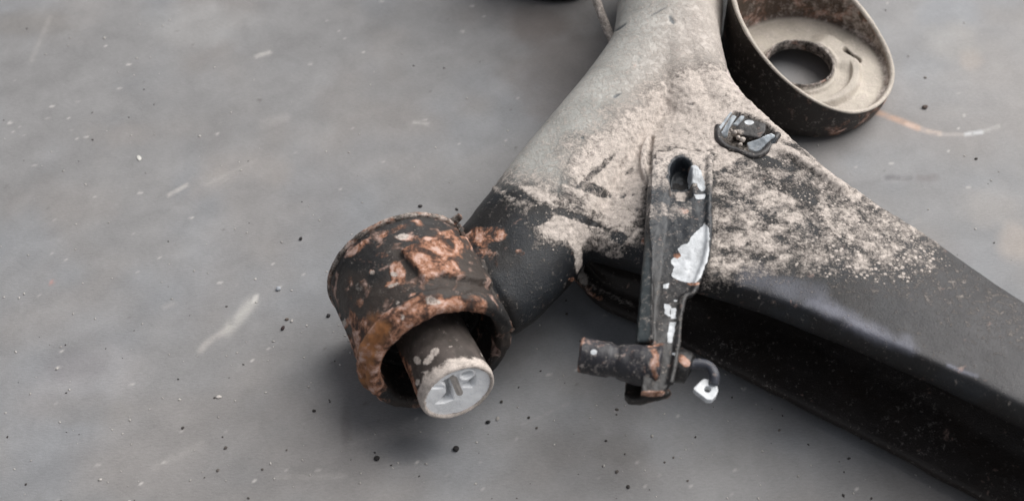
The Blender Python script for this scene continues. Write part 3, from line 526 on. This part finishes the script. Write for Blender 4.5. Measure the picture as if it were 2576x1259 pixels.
# ------------------------------------------------------------------ bracket, fitting, hose end
def bracket():
    z0 = lambda y: .0705-.0075*np.clip((y-640)/360, 0, 1)
    B = MB(); P = lambda pts, dz=0.: [at(x, y, z0(y)+dz) for x, y in pts]
    main = [(1642, 400), (1700, 372), (1788, 385), (1786, 480), (1784, 577), (1781, 627), (1758, 702), (1746, 735), (1722, 746), (1714, 780), (1709, 840), (1703, 890), (1690, 958), (1668, 985), (1612, 985), (1622, 900), (1640, 853), (1640, 721), (1640, 640), (1632, 560)]
    B.prism(P(main), .0035)
    # left flange turned down
    fl = [(1640, 430), (1632, 560), (1636, 721), (1634, 853), (1600, 856), (1606, 770), (1613, 700), (1622, 619), (1626, 540), (1634, 440)]
    B.prism(P(fl, -.003), .004)
    B.prism([at(x, y, z) for x, y, z in [(1646, 430, .0705), (1640, 560, .0705), (1644, 721, .0695), (1644, 853, .0686), (1602, 858, .0655), (1610, 740, .067), (1622, 600, .0675), (1632, 440, .068)]], .003)
    # right hand rolled edge
    e = np.array([at(x, y, z0(y)+.0002) for x, y in [(1786, 392), (1784, 500), (1781, 625), (1756, 704), (1743, 736), (1721, 748), (1711, 800), (1706, 862), (1695, 930), (1686, 965)]]); B.tube(spline(e, 5), .0014, 12)
    # legs down to the beam
    B.prism(P([(1650, 380), (1786, 380), (1782, 600), (1640, 600)], -.003), .012)
    m = remesh(B.mesh('brk'), .0005, 5)
    c = co(m); n = vn(m); px, py = pj(c); n1, n2 = noise(c, .01, 3, 91), noise(c, .0028, 3, 92)
    hole = polyd(px, py, [(1685, 446), (1687, 414), (1699, 399), (1718, 397), (1734, 406), (1741, 425), (1741, 452), (1715, 458), (1690, 455)])/20+(n2-.5)*.4; slot = polyd(px, py, [(1688, 440), (1740, 440), (1742, 492), (1725, 505), (1700, 503), (1684, 490)])
    up = sstep(n[:, 2], .3, .7); dn = up*(.0085*sstep(hole, -.05, .25)+.0048*sstep(slot, -2, 5))
    setco(m, c+n*((n1-.5)*.0010+(n2-.5)*.0006)[:, None]-np.array([0, 0, 1.])*dn[:, None])
    def blob(x, y, rx, ry, k, ang=0, wob=.5):
        ca, sa = math.cos(ang), math.sin(ang); u = (px-x)*ca+(py-y)*sa; v = -(px-x)*sa+(py-y)*ca
        return k*sstep(-(np.hypot(u/rx, v/ry)+(n2-.5)*wob), -1.15, -.8)
    W = np.zeros(len(c))
    for pts in ([(1752, 580), (1772, 563), (1785, 570), (1783, 640), (1765, 690), (1757, 703), (1745, 716), (1700, 700), (1690, 690), (1695, 670), (1688, 655), (1695, 645), (1708, 642), (1706, 625), (1712, 615), (1728, 612), (1738, 600)],
                [(1733, 418), (1750, 415), (1762, 430), (1770, 450), (1776, 480), (1764, 482), (1752, 462), (1734, 458)], [(1745, 488), (1775, 486), (1772, 500), (1750, 500)],
                [(1686, 772), (1700, 772), (1700, 800), (1688, 800)], [(1684, 808), (1700, 808), (1690, 862), (1677, 860)], [(1672, 765), (1690, 770), (1684, 795), (1671, 788)], [(1670, 715), (1682, 712), (1678, 722), (1668, 724)]):
        W = np.maximum(W, .9*sstep(polyd(px, py, pts)+(n2-.5)*9, -4, 3))
    for a in [(1694, 889, 5, 5, .7), (1699, 755, 6, 3, .8), (1735, 503, 8, 4, .4)]: W = np.maximum(W, blob(*a))
    D = .1+.55*sstep(-py, -500, -440); D = np.maximum(D, blob(1715, 480, 14, 24, .85)); D = np.maximum(D, .92*sstep(-py-(n1-.5)*40, -415, -385)); D = np.maximum(D, blob(1640, 462, 16, 6, .7, -.2)); D = np.maximum(D, blob(1745, 400, 12, 22, .8, .2))
    D = np.maximum(D, .42*sstep(-np.abs(py-530), -30, -10)*(px < 1740)); D = D-.9*sstep(hole, -.5, .0)-.4*sstep(slot, -3, 2)*(py < 460); D = np.where(n[:, 2] < .2, 0, D)
    Rr = .1+.0*px
    for a in [(1724, 532, 8, 5, 1.), (1665, 870, 18, 8, .7), (1760, 628, 14, 8, .7, -.2), (1704, 642, 10, 8, .8), (1648, 905, 12, 44, .66), (1745, 713, 16, 5, .8), (1640, 1000, 60, 20, .6)]: Rr = np.maximum(Rr, blob(*a))
    W = np.where(Rr > .75, W*.5, W)
    base = np.repeat((BLUE*1.25)[None], len(c), 0); t = sstep(py, 560, 760)[:, None]; base = base*(1-t)+t*BLACK*1.35
    lit_flange = sstep(-px, -1640, -1630)[:, None]*(py > 600)[:, None]*(py < 860)[:, None]; base = base*(1-lit_flange)+lit_flange*srgb(60, 66, 68)  # left flange painted a lighter bluish tone, as if lit
    attrs(m, base, np.clip(D, 0, 1), Rr, W); bo = link('hose_bracket', m, M_brk, axle, label='black strip bracket with flaking white paint on its right edge')
    # foot of the bracket, folded under
    B = MB(); B.prism([at(x, y, .050) for x, y in [(1581, 930), (1664, 940), (1672, 984), (1640, 996), (1612, 1004), (1583, 1005), (1571, 992), (1574, 955)]], .004)
    B.tube(spline([at(1590, 1000, .046), at(1615, 1003, .047), at(1650, 995, .049), at(1687, 986, .052)], 4), [.0022]*12+[.0012], 10)
    B.prism([at(x, y, z) for x, y, z in [(1632, 860, .060), (1656, 860, .060), (1654, 960, .057), (1640, 985, .053), (1628, 975, .053)]], .008)
    m = remesh(B.mesh('foot'), .0005, 4); rough(m, .0006, .006); attrs(m, BROWN*.5, .0, .2); link('bracket_foot', m, M_brk, bo)
    # fitting through the bracket: cylinder to the left
    A0, A1 = at(1458, 893, .060), at(1655, 925, .060); a = (A1-A0)/np.linalg.norm(A1-A0); L = np.linalg.norm(A1-A0); k = L/197
    pr = dens([(0, .0035), (0, .0066), (.0006, .0072), (.012*1, .0070), (.0125, .0064), (.0150, .0063), (.0165, .0072), (.0200, .0076), (.0215, .0080), (.0300, .0086), (.0310, .0092), (L, .0092), (L+.0008, .0085), (L+.0009, .0058), (L+.001, .003)], .0006)
    V, F, H, R_, T_ = grid_lathe(A0, a, pr, 90); n0 = len(V); V = np.vstack([V, A0+a*.002, A0+a*(L+.001)]); n_ = 90; last = (len(pr)-1)*n_
    F += [(n0, j, (j+1) % n_) for j in range(n_)] + [(n0+1, last+(j+1) % n_, last+j) for j in range(n_)]; H = np.append(H, [0, L])
    m = mk('hose_fitting', V, F); rough(m, .0007, .006, 3, 93); c = co(m); px, py = pj(c); n2 = noise(c, .003, 3, 94)
    Rr = np.maximum(.62*sstep(-H, -.0022, -.0006), .12+.35*(noise(c, .008, 3, 95)-.3)); Rr = np.maximum(Rr, .85*sstep(-segd(px, py, [(1636, 868), (1650, 890), (1652, 915)]), -12, -5)); Rr = np.maximum(Rr, .8*sstep(-segd(px, py, [(1640, 905), (1652, 960)]), -10, -4))
    Wt = .95*sstep(-np.hypot((px-1494)/8, (py-885)/6)-(n2-.5)*.4, -1.3, -.9)
    attrs(m, srgb(50, 49, 54)*(.5+.5*n2[:, None]), .12, Rr*.72, Wt); link('hose_fitting', m, M_brk, bo)
    B = MB(); B.tube([at(1690, 915, .058), at(1712, 920, .058), at(1732, 925, .0575), at(1737, 927, .0575)], [.0066, .0070, .0064, .005], 40); m = remesh(B.mesh('nut'), .0005, 3); rough(m, .0005, .005); c = co(m); px, py = pj(c)
    attrs(m, BLACK*.9, 0, np.maximum(.1, .98*sstep(-segd(px, py, [(1708, 895), (1726, 912)]), -13, -6))); link('union_nut', m, M_brk, bo)
    B = MB(); pth = spline([at(1725, 918, .058), at(1755, 914, .0585), at(1782, 920, .0585), at(1797, 942, .058), at(1795, 966, .056)], 8); B.tube(pth, .0021, 16); m = B.mesh('pipe'); attrs(m, srgb(62, 64, 72), .05, .1); link('brake_pipe_stub', m, M_brk, bo)
    # crushed bright tip with a hole
    pl = [(1747, 977), (1752, 970), (1762, 960), (1772, 953), (1791, 957), (1801, 966), (1804, 980), (1799, 993), (1790, 1002), (1779, 1002), (1766, 992), (1755, 984)]
    z_ = lambda x, y: .0565; outer = [at(1778+(x-1778)*1.1, 979+(y-979)*1.1, z_(x, y)) for x, y in pl]; cn = (1780, 978)
    inn = [at(cn[0]+9*math.cos(q), cn[1]+8*math.sin(q), z_(*cn)-.0004) for q in [math.atan2(y-cn[1], x-cn[0]) for x, y in pl]]
    V = outer+inn+[p-np.array([0, 0, .0026]) for p in outer]+[p-np.array([0, 0, .0026]) for p in inn]; k_ = len(pl); F = []
    for i in range(k_):
        j = (i+1) % k_; F += [(i, j, k_+j, k_+i), (2*k_+j, 2*k_+i, 3*k_+i, 3*k_+j), (j, i, 2*k_+i, 2*k_+j), (k_+i, k_+j, 3*k_+j, 3*k_+i)]
    m = remesh(mk('tip', V, F), .0003, 3); rough(m, .0002, .002); c = co(m); attrs(m, srgb(236, 236, 238), .0, 0, .9); link('pipe_tip', m, M_plas, bo, label='bright white crushed tip with a small hole')
bracket()
# ------------------------------------------------------------------ clip in its pocket
def clip():
    B = MB(); on = lambda x, y, dz: hit(x, y)[0]+np.array([0, 0, dz])
    rimp = [on(1806, 318, .0005), on(1806, 345, .0), on(1822, 366, .0), on(1855, 380, .0), on(1892, 393, .0), on(1918, 388, .0005), on(1940, 366, .001), on(1957, 343, .0015)]
    BB = at(1880, 335, .0)
    B.tube(spline(rimp, 5), .0017, 12); zc = hit(1880, 410)[0][2]
    B.prism([at(x, y, zc+dz) for x, y, dz in [(1871, 294, .001), (1927, 310, .001), (1926, 330, .0), (1912, 348, -.001), (1866, 340, -.001), (1846, 324, .0)]], .007)
    m = remesh(B.mesh('clip'), .0004, 4); rough(m, .0004, .004); c = co(m); px, py = pj(c); n2 = noise(c, .003, 3, 97)
    D = .08+.75*sstep(-np.hypot((px-1850)/26, (py-334)/9)-(n2-.5)*.8, -1.2, -.7)*.8; W = .75*sstep(-np.hypot((px-1885)/14, (py-308)/7)-(n2-.5)*.5, -1.2, -.7)
    attrs(m, srgb(44, 41, 41)*1.1, D, .08, W*.8); o = link('pipe_clip', m, M_brk, axle, label='black pipe clip with two silvery pads sunk in the dusty beam')
    pads = [([(1806, 322, .001), (1838, 279, .0045), (1843, 282, .0045), (1813, 326, .001)], .0010), ([(1814, 330, .0), (1842, 287, .0038), (1853, 292, .0038), (1834, 322, .0015), (1831, 340, -.001), (1822, 346, -.0025), (1814, 340, -.002)], .0014),
            ([(1843, 312, .0028), (1864, 289, .0052), (1874, 291, .0052), (1866, 303, .004), (1855, 315, .0028)], .0012), ([(1879, 357, -.0012), (1900, 352, .0), (1916, 344, .0022), (1940, 334, .0035), (1951, 340, .0032), (1930, 360, .0005), (1912, 378, -.002), (1898, 381, -.003), (1884, 374, -.003)], .0016),
            ([(1905, 393, -.002), (1925, 371, .0005), (1951, 342, .0035), (1958, 345, .0035), (1945, 366, .001), (1922, 390, -.0015)], .0012)]
    for k, (pd, th_) in enumerate(pads):
        B = MB(); B.prism([at(x, y, zc+dz) for x, y, dz in pd], th_)
        m = remesh(B.mesh('pad'), .0003, 3); rough(m, .0003, .003); c = co(m); px, py = pj(c)
        attrs(m, BLUE*2 if k == 4 else srgb(214, 222, 228)*(.5+.8*noise(c, .004, 3, 98+k)[:, None]), .12, 0, 0); link('clip_leaf', m, M_brk, o)
    for x, y, r in [(1847, 333, 1.2), (1858, 346, .9), (1868, 352, 1.2), (1862, 364, .9), (1840, 328, .8)]:
        p = at(x, y, zc-.0005); B = MB(); B.lathe(p-np.array([0, 0, r*mm]), np.array([0, 0, 1.]), [(r*mm*(1+math.sin(q)), max(1e-5, r*mm*math.cos(q))) for q in np.linspace(-1.5, 1.5, 7)], 9); m = B.mesh('lump'); rough(m, .0006, .0012, 2, int(x)); attrs(m, DUST2, .9, 0); link('dirt_lump', m, M_chip, o)
clip()
# thin brake line that leaves the far side of the arm
B = MB(); B.tube(spline([at(1565, 150, .030), at(1536, 92, .034), at(1515, 42, .040), at(1498, -5, .046), at(1470, -90, .055)], 8), .0023, 14); m = B.mesh('line'); rough(m, .0003, .004); attrs(m, srgb(112, 104, 98), .55, .1); link('brake_line', m, M_brk, axle)
# ------------------------------------------------------------------ dark buffer behind, mostly out of the picture, enlarged to shade the floor
B = MB(); p = at(1390, -78, 0); B.lathe(p, np.array([0, 0, 1.]), [(.000, .030), (.002, .033), (.020, .034), (.024, .028), (.030, .028), (.034, .034), (.055, .034), (.059, .028), (.065, .028), (.070, .033), (.100, .032), (.108, .026), (.112, .010), (.1122, .002)], 56); m = remesh(B.mesh('block'), .0008, 4); rough(m, .0012, .010); attrs(m, BLACK*.7, .1, .1)
o = link('shade_block', m, M_rub, label='blurred dark buffer at the top edge, enlarged to shade the floor, left of the dusty arm', category='shade block')
# ------------------------------------------------------------------ loose crumbs on the floor
def lump(name, x, y, sx, sy, sz, rgb, seed, **pr):
    b = bmesh.new(); bmesh.ops.create_icosphere(b, subdivisions=2, radius=1); m = bpy.data.meshes.new(name); b.to_mesh(m); b.free()
    c = co(m); c = c*(1+(noise(c+seed*3.1, .9, 3, seed)-.5)[:, None]*.9); ang = random.uniform(0, 3.1); ca, sa = math.cos(ang), math.sin(ang)
    c = c*np.array([sx, sy, sz]); c = np.c_[c[:, 0]*ca-c[:, 1]*sa, c[:, 0]*sa+c[:, 1]*ca, c[:, 2]-c[:, 2].min()-sz*.15]
    setco(m, c); attrs(m, rgb, 0); o = link(name, m, M_chip, **pr); o.location = at(x, y, 0); return o
sp_ = [('pebble', 700, 727, 1.7, 1.5, 1.1, srgb(160, 164, 170), 'small pale grey pebble on bare concrete left of the rusty eye', 'pebble'),
       ('dirt_crumb', 2326, 271, 2.2, 1.7, 1.0, srgb(84, 72, 66), 'flat brown crumb right of the spring cup above the orange streak', 'dirt crumb'),
       ('paint_flake', 350, 398, 2.4, 1.5, .35, srgb(205, 203, 196), 'pale flake lying alone on the concrete at far left', 'paint flake'),
       ('dirt_crumb', 1057, 519, 1.5, 1.1, .8, srgb(54, 50, 50), 'dark crumb just above the top of the rusty eye', 'dirt crumb'),
       ('dirt_crumb', 757, 601, 1.3, 1.0, .9, srgb(36, 34, 36), 'black crumb on concrete up and left of the rusty eye', 'dirt crumb'),
       ('dirt_crumb', 712, 826, 1.5, 1.1, .9, srgb(52, 38, 38), 'dark crumb just below a browner one, left of the rusty eye', 'dirt crumb'),
       ('dirt_crumb', 722, 803, 1.3, .9, .6, srgb(96, 86, 78), 'greyish brown crumb just above a darker one, left of the rusty eye', 'dirt crumb'),
       ('dirt_crumb', 826, 794, 1.3, 1.1, .9, srgb(40, 38, 40), 'black crumb touching the left edge of the rusty eye', 'dirt crumb'),
       ('paint_flake', 550, 998, 1.6, 1.1, .5, srgb(196, 190, 184), 'pale flake on open concrete below and left of the rusty eye', 'paint flake'),
       ('dirt_crumb', 1147, 1129, 1.8, 1.6, 1.2, srgb(34, 31, 31), 'largest round black crumb below the white capped boss', 'dirt crumb'),
       ('dirt_crumb', 948, 1153, 1.5, 1.3, 1.1, srgb(36, 33, 32), 'black crumb on the floor below the left of the rusty eye', 'dirt crumb'),
       ('dirt_crumb', 1228, 1062, 1.3, 1.1, .9, srgb(26, 25, 26), 'black crumb in the shade right below the white end cap', 'dirt crumb'),
       ('paint_flake', 1252, 1052, 1.5, 1.0, .4, srgb(150, 146, 142), 'grey flake in the shade beside the white end cap', 'paint flake'),
       ('metal_chip', 2328, 196, 1.0, .8, .5, srgb(120, 112, 104), 'brown speck on pale concrete right of the spring cup', 'metal chip')]
for i, (nm, x, y, sx, sy, sz, rgb, lb, ct) in enumerate(sp_): lump(nm, x, y, sx*mm*.8, sy*mm*.8, sz*mm*.7, rgb, i+3, label=lb, category=ct)
for i, (x, y) in enumerate([(560, 1098), (568, 1126), (790, 1033), (540, 1000), (721, 1131), (1350, 1076), (1524, 1108), (1572, 1141), (1672, 1162), (1694, 1150), (1551, 1042), (1552, 1186), (1580, 1224), (1262, 1010), (1300, 1252), (1960, 1081), (1426, 790), (1460, 858), (1500, 858), (1552, 1030), (1912, 958), (1330, 1050), (830, 1010), (460, 1076), (1730, 1208), (660, 1180), (548, 1182), (625, 1252), (2455, 400), (2290, 1085)]):
    s = random.uniform(.3, .75); lump('grit_crumb', x, y, s*mm*1.2, s*mm, s*mm*.5, srgb(84, 78, 74)*random.uniform(.35, 1.4), i+40, label='tiny black crumb scattered on the concrete floor', category='dirt crumb', group='tiny black crumbs scattered on the floor')
# countless fine pale grit, one object
V, F, K = [], [], []
ico = bmesh.new(); bmesh.ops.create_icosphere(ico, subdivisions=1, radius=1); iv = np.array([v.co for v in ico.verts]); fi = [[v.index for v in f.verts] for f in ico.faces]; ico.free()
for i in range(520):
    x, y = rng.uniform(-20, 2600), 1259*rng.beta(1.5, 1.0)
    if x > 1300 and y < 640 and rng.random() < .6: continue
    s = rng.uniform(.18, .5)*mm*(1.6 if rng.random() < .08 else 1); p = at(x, y, 0); o0 = len(V)*0+len(K)
    vv = iv*np.array([s*1.5, s, s*.45])*(1+rng.uniform(-.25, .25, (len(iv), 1))); q = rng.uniform(0, 3.1); vv = np.c_[vv[:, 0]*math.cos(q)-vv[:, 1]*math.sin(q), vv[:, 0]*math.sin(q)+vv[:, 1]*math.cos(q), vv[:, 2]+s*.3]+p
    V += vv.tolist(); F += [tuple(j+o0 for j in f) for f in fi]; K += [(srgb(178, 174, 169) if rng.random() < .75 else srgb(60, 56, 54))*rng.uniform(.7, 1.15)]*len(iv)
m = bpy.data.meshes.new('grit'); m.from_pydata(V, [], F); attrs(m, np.array(K)); link('fine_grit', m, M_chip, kind='stuff', label='fine pale grit strewn over the concrete floor', category='grit')
